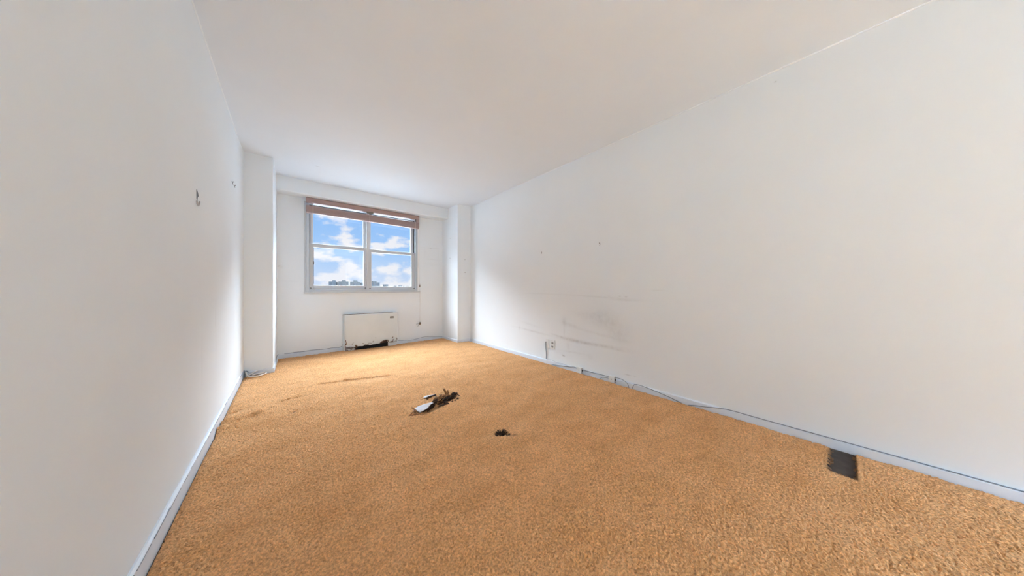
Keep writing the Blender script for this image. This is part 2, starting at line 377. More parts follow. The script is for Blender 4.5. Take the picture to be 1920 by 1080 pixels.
while yy > .3:   # broken caulk line along the left baseboard
    l = rc.uniform(.05, .22)
    zz = .062 + rc.uniform(-.003, .003)
    tube(bm, [(XL+.0135, yy, zz), (XL+.0135, yy-l*.5, zz+rc.uniform(-.003, .003)), (XL+.0135, yy-l, zz+rc.uniform(-.003, .003))], rc.uniform(.0012, .0026), 5, 4)
    yy -= l + rc.uniform(.0, .05)
obj('caulk_crack', bm, M_grey, bbl)
baseboard('baseboard_back', [(.63, YW), (-.118, YW), (-.137, 4.12), (XL, 4.12)], .052, .014)
baseboard('baseboard_front', [(2.286, YW), (1.43, YW)], .045, .013)
baseboard('baseboard_right', [(XR, YB), (XR, 4.285), (2.306, 4.30), (2.286, YW)], .045, .016)

# ---------------------------------------------------------------- carpet
def hash2(ix, iy, k):
    h = np.sin(ix * 127.1 + iy * 311.7 + k * 74.7) * 43758.5453
    return h - np.floor(h)
def worley(x, y, s):
    gx = np.floor(x / s); gy = np.floor(y / s); d = np.full(x.shape, 9.0)
    for i in (-1, 0, 1):
        for j in (-1, 0, 1):
            cx = gx + i; cy = gy + j
            px = (cx + .15 + .7 * hash2(cx, cy, 1)) * s; py = (cy + .15 + .7 * hash2(cx, cy, 2)) * s
            d = np.minimum(d, np.hypot(x - px, y - py))
    return d / s
def vnoise(x, y, s, k):
    gx = np.floor(x / s); gy = np.floor(y / s); fx = x / s - gx; fy = y / s - gy
    fx = fx*fx*(3-2*fx); fy = fy*fy*(3-2*fy)
    return ((hash2(gx, gy, k)*(1-fx) + hash2(gx+1, gy, k)*fx)*(1-fy) + (hash2(gx, gy+1, k)*(1-fx) + hash2(gx+1, gy+1, k)*fx)*fy)
def fold(x, y, a, b, wd, h):
    ax, ay = a; bx_, by = b; L2 = (bx_-ax)**2 + (by-ay)**2
    t = np.clip(((x-ax)*(bx_-ax) + (y-ay)*(by-ay)) / L2, 0, 1)
    return h * np.exp(-((x-ax-t*(bx_-ax))**2 + (y-ay-t*(by-ay))**2) / wd**2)
def build_carpet():
    X0, X1, Y1 = XL + .0175, XR - .020, YW - .018
    xs = np.linspace(X0, X1, 660)
    ys = [YB + .01]
    while ys[-1] < Y1:
        y = ys[-1]; ys.append(y + (.012 if y < -.6 else .0042 if y < 2.6 else .0042 + (y-2.6)*.0038))
    ys[-1] = Y1; ys = np.array(ys)
    x, y = np.meshgrid(xs, ys); nx, ny = len(xs), len(ys)
    jx = (hash2(x*991, y*877, 5) - .5) * .0012; jy = (hash2(x*733, y*641, 6) - .5) * .0012
    d = worley(x, y, .0105); d2 = worley(x + 3.3, y + 1.7, .0062)
    wob = vnoise(x, y, .035, 9)
    z = .0150 * (1 - np.clip(d, 0, 1.0)**1.6) + .0035 * (1 - d2) + .004 * wob - .0125
    # gentle waves of a carpet come loose from its stretch
    z += .007 * (vnoise(x, y, .55, 11) - .5) + .004 * (vnoise(x*.5, y, .23, 12) - .5)
    F = lambda a_, b_, w_, h_: fold(x, y, a_, b_, w_, h_ * 1.7)
    z += F((-.37, 2.66), (-.17, 2.83), .040, .020) + F((-.37, 2.80), (-.12, 2.92), .035, .012) - F((-.32, 2.70), (-.20, 2.78), .022, .012)
    z += F((.24, 3.30), (.46, 3.262), .020, .007) + F((.46, 3.262), (.84, 3.15), .020, .009) + F((-.1, 3.33), (.24, 3.30), .03, .004)
    z += F((-.35, 3.42), (.1, 3.50), .03, .005) + F((-.34, 3.16), (-.05, 3.24), .03, .004)
    z -= F((.015, 2.70), (.045, 2.73), .016, .012); z += F((-.04, 3.02), (.09, 3.06), .018, .007)
    z -= F((-.11, 4.10), (.5, 4.17), .008, .005)
    z -= F((-.34, 2.98), (-.31, 3.0), .018, .010)
    z += F((1.5, 1.17), (1.64, 1.2), .02, .003)
    sc = np.zeros_like(x)
    jag = 1 + .55 * (vnoise(x, y, .018, 21) - .5) + .35 * (vnoise(x, y, .05, 22) - .5)
    def hole(cx, cy, a_, b_, ang, depth, s):
        nonlocal z, sc
        c, s_ = math.cos(ang), math.sin(ang)
        u = ((x-cx)*c + (y-cy)*s_) / a_; v_ = (-(x-cx)*s_ + (y-cy)*c) / b_
        r = np.hypot(u, v_) / jag
        k = 1 / (1 + np.exp((r - 1) * 15))
        z = z - depth * k; sc = np.maximum(sc, s * k)  # one mask lowers the pile and darkens its colour
    # ragged holes worn through the pile
    hole(1.083, 1.432, .040, .028, -.5, .016, 1.0); hole(1.11, 1.385, .018, .012, .3, .006, .7); hole(1.135, 1.36, .03, .012, -.7, .003, .35)
    hole(1.03, 2.14, .11, .035, .28, .014, .95); hole(.98, 2.085, .05, .02, .1, .008, .8); hole(.86, 2.045, .09, .028, .25, .004, .45)
    hole(1.12, 2.11, .03, .012, .3, .006, .55)
    # edges curl down at the walls
    ex = np.minimum(x - X0, X1 - x); ey = Y1 - y
    wl = .009 + .012 * vnoise(x, y, .03, 31)
    for e_ in (ex, ey): z -= .012 * np.exp(-(e_ / wl)**2)
    z = np.where((x < -.09) & (y > 4.09), z - .012 * np.exp(-np.minimum(np.abs(y - 4.105), np.abs(x + .123)) / .008), z)
    bad = (x > 2.215 + .03 * (vnoise(x, y, .02, 41) - .5)) & (y < .035 + .035 * (vnoise(x, y, .015, 42) - .5)) & (y > -.06 + .02*vnoise(x, y, .02, 43))
    bad |= ((x < -.128) & (y > 4.112)) | ((x > 2.296) & (y > 4.296))
    edge = np.exp(-((np.maximum(2.215 - x, 0) + np.maximum(y - .035, 0)) / .018)**2) * (y > -.055)
    z -= .010 * edge; sc = np.maximum(sc, .85 * edge)
    co = np.stack([x + jx, y + jy, z], -1).reshape(-1, 3).astype(np.float32)
    idx = np.arange(nx*ny).reshape(ny, nx)
    q = np.stack([idx[:-1, :-1], idx[:-1, 1:], idx[1:, 1:], idx[1:, :-1]], -1).reshape(-1, 4)
    q = q[~bad[:-1, :-1].reshape(-1)]
    used = np.zeros(len(co), bool); used[q.ravel()] = True; new = np.cumsum(used) - 1
    q = new[q]; co = co[used]; sc = sc.reshape(-1)[used]
    me = bpy.data.meshes.new('carpet'); me.vertices.add(len(co)); me.vertices.foreach_set('co', co.ravel())
    me.loops.add(q.size); me.loops.foreach_set('vertex_index', q.ravel().astype(np.int32))
    me.polygons.add(len(q)); me.polygons.foreach_set('loop_start', np.arange(0, q.size, 4, dtype=np.int32))
    me.polygons.foreach_set('use_smooth', np.ones(len(q), dtype=bool))
    me.update(calc_edges=True)
    at = me.attributes.new('pile_dark', 'FLOAT', 'POINT'); at.data.foreach_set('value', sc.reshape(-1).astype(np.float32))
    me.materials.append(M_carpet)
    o = bpy.data.objects.new('carpet', me); COL.objects.link(o)
    return tag(o, 'worn tan-orange cut pile carpet fitted wall to wall, with ragged holes and wrinkles', 'carpet')
build_carpet()

# ---------------------------------------------------------------- window
win = struct(empty('window_1', (1.005, YW, WZ0)))
def ring(name, x0, x1, z0, z1, y0, y1, wl, wr, wb, wt, mat, parent, bevel=.002):
    bm = B(); box(bm, x0, x0+wl, y0, y1, z0, z1); box(bm, x1-wr, x1, y0, y1, z0, z1)
    box(bm, x0+wl, x1-wr, y0, y1, z0, z0+wb); box(bm, x0+wl, x1-wr, y0, y1, z1-wt, z1)
    return obj(name, bm, mat, parent, bevel)
fr = ring('window_frame', WX0+.004, 1.797, WZ0, 2.2, 4.853, 4.975, .038, .040, .036, .03, M_alu, win)
ring('frame_bead', WX0+.042, 1.757, WZ0+.036, 2.17, 4.905, 4.97, .007, .007, .007, .007, M_dark, fr, 0)
bx('window_liner', (1.799, WX1+.004, 4.860, 5.0, WZ0, 2.2), M_white, win, .002)
bx('window_liner', (WX0-.018, WX0+.003, 4.864, 4.88, WZ0, 2.2), M_alu2, win, .002)
bx('mullion', (.973, 1.012, 4.868, 4.97, WZ0+.036, 2.17), M_alu2, win, .002)
bx('window_sill', (.172, 1.845, 4.845, 4.90, .883, .906), M_alu2, win, .003)
def sash(x0, x1, z0, z1, y, wl, wr, wb, wt, lower):
    s = ring('sash', x0, x1, z0, z1, y, y+.028, wl, wr, wb, wt, M_alu2, win)
    bm = B(); box(bm, x0+wl-.004, x1-wr+.004, y+.012, y+.016, z0+wb-.004, z1-wt+.004); obj('window_pane', bm, M_glass, s)
    if lower:
        for xx in (x0+.014, x1-.014):
            bm = B(); box(bm, xx-.010, xx+.010, y-.006, y+.002, z0+.010, z0+.022); obj('sash_latch', bm, M_nail, s)
        bm = B(); box(bm, x0+.02, x1-.02, y-.008, y+.002, z0+.014, z0+.020); obj('lift_rail', bm, M_alu, s)
        bm = B(); box(bm, x0+.002, x1-.002, y-.005, y+.001, z1-.012, z1-.004); obj('meeting_rail_lip', bm, M_alu, s)
    return s
sash(.237, .971, .944, 1.607, 4.882, .047, .038, .056, .052, True)
sash(1.014, 1.755, .938, 1.590, 4.882, .036, .060, .050, .048, True)
sash(.243, .972, 1.56, 2.170, 4.925, .040, .036, .045, .010, False)
sash(1.013, 1.750, 1.545, 2.170, 4.925, .034, .052, .045, .010, False)
bm = B(); box(bm, .281, .286, 4.875, 4.883, 1.02, 1.54); obj('balance_strip', bm, M_rust, win)
bm = B(); box(bm, .278, .290, 4.868, 4.883, 1.30, 1.345); obj('sash_stop', bm, M_nail, win)

fill_win = struct(empty('added_fill_window', (1.12, YB, .8)))  # unseen window added behind the camera to let in fill light
ring('window_frame', .122, 2.118, .752, 2.248, YB-.14, YB-.03, .05, .05, .05, .05, M_alu, fill_win)
bx('mullion', (1.10, 1.14, YB-.12, YB-.04, .80, 2.20), M_alu, fill_win)
bx('window_pane', (.16, 2.08, YB-.09, YB-.085, .79, 2.21), M_glass, fill_win)

# ---------------------------------------------------------------- blind
bl = tag(empty('venetian_blind', (1.0, 4.80, 2.235)), 'mauve brown venetian blind drawn up into a stack at the top of the window', 'blind')
bm = B(); box(bm, .192, 1.802, 4.775, 4.832, 2.168, 2.236); obj('headrail', bm, M_blind2, bl, .003)
bm = B(); n = 16
for k in range(n):
    f_ = k / (n-1); z = 2.048 + .0052 * k + .0008 * math.sin(k*2.1)
    ins = .004 * math.sin(k * 1.7 + 1)
    x0, x1 = .194 + ins, 1.797 + ins
    dl = .010 * (1-f_) - .004
    y0, y1 = 4.776 + .002 * math.sin(k*1.3), 4.826
    a_ = [(x0, y0, z+dl*.0), (x1, y0, z-.014*(1-.15*f_)), (x1, y1, z-.014*(1-.15*f_)), (x0, y1, z)]
    lo = [bm.verts.new(p) for p in a_]; hi = [bm.verts.new((p[0], p[1], p[2]+.0040)) for p in a_]
    md = [bm.verts.new((p[0], (4.80), p[2]+.0052)) for p in (a_[0], a_[1])]
    bm.faces.new(lo[::-1]); bm.faces.new((hi[0], hi[1], md[1], md[0])); bm.faces.new((md[0], md[1], hi[2], hi[3]))
    for i, j in ((0,1),(1,2),(2,3),(3,0)): bm.faces.new((lo[i], lo[j], hi[j], hi[i]))
obj('slat_stack', bm, M_blind, bl)
bm = B(); v = box(bm, .194, 1.798, 4.774, 4.828, 2.024, 2.047)
for q in v:
    if q.co.x > 1: q.co.z -= .014
obj('bottom_rail', bm, M_blind, bl, .004)
for xx in (.272, 1.0, 1.735):
    s = (xx-.194)/1.6*.014
    bm = B()
    for yy in (4.7715, 4.8325): tube(bm, [(xx, yy, 2.168), (xx, yy-.001*(1 if yy < 4.8 else -1), 2.10-s), (xx, yy, 2.020-s)], .0022, 6, 2)
    tube(bm, [(xx, 4.7715, 2.021-s), (xx, 4.8325, 2.021-s)], .0022, 6, 1)
    obj('ladder_cord', bm, M_cord, bl)
bm = B(); box(bm, .955, 1.055, 4.768, 4.776, 2.146, 2.170); tube(bm, [(.965, 4.766, 2.15), (1.0, 4.762, 2.140), (1.045, 4.766, 2.15)], .004, 6); obj('tilt_bracket', bm, M_knob, bl)
bm = B(); box(bm, 1.728, 1.742, 4.768, 4.776, 2.125, 2.170); obj('cord_lock', bm, M_nail, bl)
bm = B(); box(bm, 1.744, 1.798, 4.780, 4.815, 2.118, 2.168); obj('lift_bracket', bm, M_blind, bl)
bm = B(); tube(bm, [(1.806, 4.79, 2.17), (1.812, 4.788, 2.0), (1.811, 4.79, 1.5), (1.813, 4.79, 1.02)], .0014, 6)
pc = obj('pull_cord', bm, M_cord, bl)
bm = B(); lathe(bm, [(.003, 1.03), (.008, 1.01), (.011, .985), (.006, .978)], 12)
for q in bm.verts: q.co.x += 1.813; q.co.y += 4.79
obj('cord_tassel', bm, M_knob, pc)
bm = B(); tube(bm, [(1.806, 4.787, 2.17), (1.80, 4.835, 1.6), (1.832, 4.838, .93), (1.835, 4.838, .885), (1.834, 4.838, .6), (1.834, 4.838, .335)], .0014, 6)
pc = obj('pull_cord', bm, M_cord, bl)
bm = B(); lathe(bm, [(.004, .345), (.014, .335), (.018, .318), (.013, .302), (.005, .298)], 14)
for q in bm.verts: q.co.x += 1.836; q.co.y += 4.838
k_ = obj('cord_tassel', bm, M_knob, pc)
bm = B(); tube(bm, [(1.83, 4.836, .32), (1.79, 4.845, .318), (1.775, 4.855, .31)], .004, 6); tube(bm, [(1.815, 4.84, .315), (1.81, 4.85, .28), (1.80, 4.86, .27)], .003, 6)
obj('frayed_end', bm, M_lgrey, pc)

# ---------------------------------------------------------------- heater below the window
ht = tag(empty('wall_heater', (1.04, 4.82, 0)), 'low off-white metal heater cabinet with rusted torn bottom edge under the window', 'heater')
HX0, HX1, HY = .655, 1.425, 4.765
bm = B()
box(bm, HX0, HX0+.012, HY+.004, YW-.002, -.002, .545); box(bm, HX1-.012, HX1, HY+.004, YW-.002, .05, .545)
box(bm, HX0, HX1, HY+.004, YW-.002, .533, .546)
box(bm, HX0-.018, HX0, YW-.016, YW-.002, 0, .552)
obj('cabinet_body', bm, M_heat, ht, .002)
pts = [(HX0+.012, .538), (HX0+.012, .10), (.672, .06), (.690, .075), (.705, .050), (.74, .062), (.775, .047), (.80, .058), (.85, .057), (.90, .052), (.95, .059), (1.0, .054), (1.05, .058), (1.10, .062),
       (1.15, .066), (1.168, .088), (1.19, .082), (1.215, .108), (1.25, .104), (1.262, .080), (1.272, .070), (1.32, .058), (1.36, .060), (1.39, .075), (1.402, .10), (1.413, .11), (1.417, .538)]
bm = B(); slab_xz(bm, pts, HY-.004, HY+.004); fp = obj('front_panel', bm, M_heatf, ht)
bm = B(); box(bm, HX0-.0, HX1, HY+.0, HY+.02, .534, .549); obj('top_lip', bm, M_heat, ht, .002)
bm = B(); box(bm, HX0-.01, HX1-.05, YW-.022, YW-.010, .5455, .5515); obj('top_gap', bm, M_rust, ht)
bm = B(); box(bm, .79, 1.275, HY+.012, HY+.075, -.004, .082); obj('floor_opening', bm, M_black, ht)
bm = B(); slab_xz(bm, [(.668, -.004), (.80, -.004), (.815, .012), (.785, .022), (.80, .034), (.76, .040), (.72, .032), (.675, .04)], HY-.001, HY+.010); obj('kick_plate', bm, M_heatf, ht)
bm = B(); box(bm, 1.275, 1.408, HY+.001, HY+.012, -.004, .052); obj('kick_plate', bm, M_heat, ht, .002)
# curled rusty steel at the torn corners
bm = B()
tube(bm, [(.668, HY-.006, .175), (.676, HY-.009, .13), (.664, HY-.006, .10), (.668, HY-.010, .05), (.664, HY-.006, .012)], .0038, 6)
tube(bm, [(.676, HY-.008, .055), (.71, HY-.012, .052), (.735, HY-.008, .060), (.78, HY-.012, .045), (.825, HY-.010, .038)], .0045, 6)
tube(bm, [(.665, HY-.008, .03), (.70, HY-.010, .036), (.76, HY-.006, .040)], .004, 6)
tube(bm, [(.79, HY-.006, .045), (.80, HY-.010, .02), (.808, HY-.004, .004)], .005, 6)
obj('rust_flake', bm, M_rust, ht)
bm = B()
tube(bm, [(1.155, HY-.006, .073), (1.18, HY-.012, .090), (1.21, HY-.014, .098), (1.25, HY-.014, .104), (1.272, HY-.010, .088), (1.268, HY-.006, .070)], .0065, 6)
tube(bm, [(1.16, HY-.006, .068), (1.20, HY-.010, .075), (1.245, HY-.010, .078)], .006, 6)
tube(bm, [(1.19, HY-.009, .102), (1.215, HY-.012, .112), (1.25, HY-.008, .110)], .003, 6)
obj('rust_flake', bm, M_rust, ht)
bm = B(); tube(bm, [(1.28, HY-.012, .068), (1.32, HY-.016, .057), (1.36, HY-.016, .062), (1.395, HY-.014, .078), (1.412, HY-.010, .10), (1.405, HY-.006, .118)], .0075, 8); obj('drain_hose', bm, M_hose, ht)
bm = B(); tube(bm, [(1.41, HY-.010, .085), (1.414, HY-.010, .105), (1.404, HY-.010, .122), (1.396, HY-.004, .118)], .005, 6); obj('rust_flake', bm, M_rust, ht)
bm = B(); box(bm, 1.303, 1.360, HY-.009, HY-.004, .459, .488); bd = obj('badge', bm, M_badge, ht, .001)
bm = B()
for k in range(3):
    xx = 1.309 + k * .0165
    box(bm, xx, xx+.003, HY-.0105, HY-.0088, .465, .482); box(bm, xx+.009, xx+.012, HY-.0105, HY-.0088, .465, .482)
    box(bm, xx+.003, xx+.009, HY-.0105, HY-.0088, (.479, .472, .465)[k], (.482, .475, .468)[k])
obj('badge_lettering', bm, M_letter, bd)

# ---------------------------------------------------------------- outlet, plates, phone jacks and cables on the right wall
o_ = tag(empty('wall_outlet', (XR, 2.298, .25)), 'cream duplex power outlet low on the right wall, beside a flex plate', 'outlet')
bm = B(); box(bm, XR-.007, XR, 2.262, 2.334, .192, .306); obj('cover_plate', bm, M_plate, o_, .002)
for zc_ in (.272, .226):
    bm = B(); box(bm, XR-.009, XR-.006, 2.281, 2.315, zc_-.016, zc_+.016); r_ = obj('socket', bm, M_plate, o_, .002)
    bm = B(); box(bm, XR-.0105, XR-.0085, 2.286, 2.292, zc_-.010, zc_+.010); box(bm, XR-.0105, XR-.0085, 2.300, 2.311, zc_-.010, zc_+.011); obj('socket_slots', bm, M_dark, r_)
o_ = tag(empty('cable_plate', (XR, 2.385, .25)), 'narrow cream wall plate with a grey flex dropping to the baseboard', 'wall plate')
bm = B(); box(bm, XR-.010, XR, 2.364, 2.412, .198, .304); obj('cover_plate', bm, M_plate, o_, .002)
bm = B(); tube(bm, [(XR-.012, 2.404, .272), (XR-.016, 2.410, .258), (XR-.014, 2.408, .20), (XR-.007, 2.405, .12), (XR-.009, 2.404, .052)], .005, 8); obj('flex', bm, M_grey, o_)
BX = XR - .016
def jack(y, label):
    j = tag(empty('phone_jack', (BX, y, 0)), label, 'phone jack', 'phone jacks on the right baseboard')
    bm = B(); box(bm, BX-.030, BX, y-.032, y+.032, .006, .072); obj('jack_box', bm, M_plate, j, .004)
    bm = B(); box(bm, BX-.028, BX-.002, y-.0345, y-.031, .008, .068); obj('jack_base', bm, M_hose, j)
    bm = B(); lathe(bm, [(.004, 0), (.004, .002)], 10)
    for q in bm.verts: q.co = Vector((BX-.030-q.co.z, y+q.co.x, .040+q.co.y))
    obj('screw', bm, M_nail, j)
    bm = B(); box(bm, BX-.022, BX-.006, y-.0365, y-.034, .030, .050); obj('jack_socket', bm, M_dark, j)
jack(1.872, 'cream phone jack box on the right baseboard nearer the power outlet')
jack(1.475, 'cream phone jack box on the right baseboard nearer the camera')
def cable(pts, r, mat, label, name='cable', group=None):
    bm = B(); tube(bm, pts, r, 8); return tag(obj(name, bm, mat), label, 'cable', group)
G1 = 'thin cables along the right baseboard'
X_ = BX - .004
cable([(X_, 2.30, .008), (X_-.001, 2.20, .014), (X_-.001, 2.10, .028), (X_, 2.02, .038), (X_-.004, 1.95, .052), (X_-.008, 1.906, .046)], .0035, M_grey, 'dark grey cable rising along the baseboard from below the outlet to the first phone jack', group=G1)
cable([(X_, 2.40, .047), (X_+.004, 2.30, .056), (X_+.002, 2.22, .045), (X_+.003, 2.12, .052), (X_+.001, 2.03, .036), (X_, 1.98, .044)], .0025, M_lgrey, 'pale painted cable wandering along the baseboard under the power outlet', group=G1)
cable([(X_-.004, 1.840, .046), (X_-.002, 1.76, .045), (X_, 1.66, .047), (X_-.002, 1.56, .050), (X_-.006, 1.508, .052)], .0035, M_grey, 'dark grey cable strung between the two phone jacks along the baseboard top', group=G1)
cable([(X_-.004, 1.838, .035), (X_, 1.79, .020), (X_, 1.74, .006), (X_-.002, 1.70, -.006)], .0018, M_lgrey, 'thin pale wire sagging from the first phone jack into the carpet', group=G1)
cable([(X_-.006, 1.508, .036), (X_-.002, 1.56, .030), (X_, 1.60, .020), (X_-.002, 1.625, -.004)], .0025, M_grey, 'short grey wire dipping from the second phone jack into the carpet', group=G1)
cable([(X_-.006, 1.440, .060), (X_-.004, 1.395, .062), (X_-.004, 1.35, .052), (X_-.004, 1.315, .028), (X_-.004, 1.303, -.008)], .003, M_grey, 'grey cable arching from the second phone jack down into the carpet', group=G1)
cable([(X_-.004, 1.272, -.008), (X_-.004, 1.262, .024), (X_-.003, 1.245, .046), (X_-.002, 1.20, .050), (X_, 1.12, .043), (X_, 1.02, .030), (X_, .92, .012), (X_-.002, .85, -.004)], .003, M_grey, 'grey cable leaving the carpet and sloping back down along the right baseboard', group=G1)
cable([(X_-.002, .80, -.002), (X_, .74, .012), (X_, .68, .022), (X_+.002, .62, .036), (X_+.006, .56, .045), (X_+.009, .50, .047), (X_+.008, .37, .046), (X_+.008, .17, .046), (X_+.008, .04, .046), (X_+.008, -1.2, .046)], .0028, M_grey, 'thin dark cable on top of the right baseboard in the near right corner', group=G1)
G2 = 'thin cables along the window wall baseboard'
Y_ = YW - .004
cable([(-.112, 4.30, .054), (-.110, YW-.02, .056), (-.02, Y_, .054), (.08, Y_, .060), (.16, Y_, .055), (.28, Y_, .062), (.42, Y_, .054), (.52, Y_, .060), (.60, Y_-.004, .056), (.640, Y_-.006, .075), (.645, Y_-.01, .10)], .0035, M_grey, 'grey cable along the baseboard between the left column and the heater', group=G2)
cable([(1.428, Y_-.006, .075), (1.46, Y_-.012, .058), (1.58, Y_-.012, .048), (1.70, Y_-.012, .036), (1.80, Y_-.010, .050), (1.92, Y_-.008, .064), (2.05, Y_-.010, .050), (2.20, Y_-.012, .038), (2.27, Y_-.02, .036)], .003, M_grey, 'grey cable waving along the baseboard between the heater and the right column', group=G2)
# loose pale cable by the left column
cc = tag(empty('cable_coil', (-.34, 4.07, 0)), 'loose off-white cable coiled on the carpet in the corner by the left column', 'cable')
bm = B(); tube(bm, [(-.355, 4.095, .05), (-.345, 4.055, .025), (-.325, 4.000, .012), (-.285, 3.975, .009), (-.235, 3.98, .009), (-.195, 4.02, .010), (-.190, 4.055, .011), (-.215, 4.075, .010), (-.26, 4.06, .012), (-.30, 4.03, .012)], .0062, 8); 
for q in bm.verts: q.co.z += .010
obj('cable_loop', bm, M_pale, cc)
bm = B(); tube(bm, [(-.345, 4.02, .012), (-.315, 4.045, .022), (-.285, 4.07, .035), (-.260, 4.085, .046)], .0055, 8); 
for q in bm.verts: q.co.z += .008
obj('cable_end', bm, M_pale, cc)
bm = B(); tube(bm, [(-.352, 4.09, .02), (-.32, 4.07, .018), (-.28, 4.08, .012), (-.25, 4.09, .012)], .004, 8); tube(bm, [(-.368, 4.10, .066), (-.358, 4.085, .05), (-.360, 4.08, .02), (-.352, 4.07, .0)], .006, 8); tube(bm, [(-.366, 4.08, .055), (-.35, 4.09, .062), (-.335, 4.10, .045)], .005, 8)
obj('cable_knot', bm, M_grey, cc)

# ---------------------------------------------------------------- nails and anchors
def nail(p, n_, label, group, size=1.0, loop=False):
    o = empty('nail', p); tag(o, label, 'nail', group)
    n_ = Vector(n_); q = n_.to_track_quat('Z', 'Y').to_matrix().to_4x4(); q.translation = Vector(p)
    bm = B(); lathe(bm, [(.0022*size, -.01), (.0022*size, .010*size), (.0052*size, .010*size), (.0052*size, .0125*size)], 10, q); obj('nail_shank', bm, M_nail, o)
    if loop:
        bm = B(); s = size; P = [(0, 0, .006*s), (.004*s, -.008*s, .007*s), (.003*s, -.018*s, .008*s), (-.003*s, -.021*s, .010*s)]
        up = Vector((0, 0, 1)); sd = up.cross(n_)
        tube(bm, [Vector(p) + sd*a_ + up*b_ + n_*c_ for a_, b_, c_ in P], .0018*s, 6); obj('nail_hook', bm, M_nail, o)
GN = 'picture nails in the right wall'
nail((XR, 2.491, 1.428), (-1, 0, 0), 'small nail in the right wall, the one nearer the window', GN, .95, True)
nail((XR, 1.633, 1.437), (-1, 0, 0), 'small nail in the right wall, the one nearer the camera', GN, 1.0, True)
GL = 'picture hooks high on the left wall'
nail((XL, 3.41, 1.895), (1, 0, 0), 'dark picture hook high on the left wall, upper of the close pair', GL, 1.0, True)
nail((XL, 3.531, 1.90), (1, 0, 0), 'dark picture hook high on the left wall, lower of the close pair', GL, 1.0, True)
GC = 'nails in the right column'
nail((2.441, 4.293, 1.467), (0, -1, 0), 'tiny nail on the front of the right column, upper one', GC, .9)
nail((2.441, 4.293, 1.238), (0, -1, 0), 'tiny nail on the front of the right column, lower one', GC, 1.1)
nail((2.297, 4.561, 1.507), (-1, 0, 0), 'tiny nail on the window side of the right column, at sash height', GC, .9)
nail((2.297, 4.561, 1.869), (-1, 0, 0), 'tiny nail on the window side of the right column, near its top', GC, .7)
# chipped plaster around an old anchor, part of the left wall
bm = B()
cy, cz = 2.245, 1.462
pts = [(cy-.016, cz+.034), (cy+.010, cz+.022), (cy+.026, cz+.004), (cy+.006, cz+.004), (cy-.004, cz-.022), (cy-.014, cz-.014)]
a_ = [bm.verts.new((XL+.0018, p[0], p[1])) for p in pts]; b_ = [bm.verts.new((XL-.002, p[0], p[1])) for p in pts]
bm.faces.new(a_); bm.faces.new(b_[::-1])
for i in range(6): bm.faces.new((a_[i], b_[i], b_[(i+1) % 6], a_[(i+1) % 6]))
obj('plaster_hole', bm, M_nail, wall_left)
bm = B(); tube(bm, [(XL+.003, cy-.022, cz-.028), (XL+.003, cy-.010, cz-.044), (XL+.003, cy+.012, cz-.046), (XL+.003, cy+.032, cz-.030), (XL+.003, cy+.036, cz-.018)], .0035, 6); obj('plaster_chip', bm, M_hose, wall_left)

# ---------------------------------------------------------------- torn carpet pieces on the floor
def sheet(bm, P, thick, nu=14, nv=7):
    g = [[Vector(P(i/(nu-1), j/(nv-1))) for j in range(nv)] for i in range(nu)]
    T = [[bm.verts.new(p) for p in r] for r in g]; Bt = [[bm.verts.new(p - Vector((0, 0, thick))) for p in r] for r in g]
    for i in range(nu-1):
        for j in range(nv-1):
            f = bm.faces.new((T[i][j], T[i+1][j], T[i+1][j+1], T[i][j+1])); f.smooth = True
            f = bm.faces.new((Bt[i][j], Bt[i][j+1], Bt[i+1][j+1], Bt[i+1][j])); f.smooth = True; f.material_index = 1
    edge = [(i, 0) for i in range(nu)] + [(nu-1, j) for j in range(1, nv)] + [(i, nv-1) for i in range(nu-2, -1, -1)] + [(0, j) for j in range(nv-2, 0, -1)]
    for k in range(len(edge)):
        a, b = edge[k], edge[(k+1) % len(edge)]
        f = bm.faces.new((T[a[0]][a[1]], Bt[a[0]][a[1]], Bt[b[0]][b[1]], T[b[0]][b[1]])); f.material_index = 1
def flapP(u, v):
    # runs from the low left tip to the raised right end
    ax = Vector((.757, 2.070, 0)).lerp(Vector((.917, 2.145, 0)), u)
    wd = .054 * (math.sin(math.pi * min(1, .16 + u*.80)) ** .7) * (1 + .12*math.sin(u*9))
    side = Vector((-.50, .86, 0)); off = (v - .5) * 2 * wd
    z = .008 + .034 * (1-v*.75) * math.sin(math.pi*min(1, u*.85+.08))**1.2 * (.45+.55*u) + .006 * math.sin(math.pi*v) + .004 * math.sin(u*11 + v*3)
    p = ax + side * off; return (p.x, p.y, max(.002, z))
fl = tag(empty('carpet_backing_flap', (.84, 2.1, 0)), 'large pale grey curled flap of torn carpet backing on the carpet', 'torn backing')
bm = B(); sheet(bm, flapP, .005, 18, 9); obj('foam_sheet', bm, None, fl, mats=[M_foam, M_foamu])
bm = B()
for k in range(9):
    t = k/8; p = Vector(flapP(.3 + .68*t, 0)); tube(bm, [p - Vector((0, 0, .004)), p + Vector((.004, -.005, -.012)), Vector((p.x+.002, p.y-.003, .0))], .0045, 5, 3)
obj('torn_shade_fringe', bm, M_yarnd, fl)  # dark strands hung below the raised edge, deepening the shade there
def underP(u, v):
    p = Vector(flapP(.12 + .84*u, 0)); b = Vector((-.4, .9, 0)) * (.016 * v)
    return (p.x + b.x, p.y + b.y, max(.001, (p.z - .004) * (1-v)) + .001*math.sin(u*30))
bm = B(); sheet(bm, underP, .003, 16, 4); obj('flap_shade_sheet', bm, M_foamu, fl)  # dark sheet added beneath the raised edge as the flap's shade
bm = B()
tube(bm, [(.700, 2.052, .006), (.722, 2.068, .012), (.748, 2.085, .024), (.738, 2.115, .034)], .0045, 6)
tube(bm, [(.700, 2.050, .005), (.735, 2.052, .007), (.765, 2.062, .010), (.752, 2.082, .026)], .004, 6)
tube(bm, [(.745, 2.082, .024), (.765, 2.068, .012), (.772, 2.058, .006)], .0045, 6)
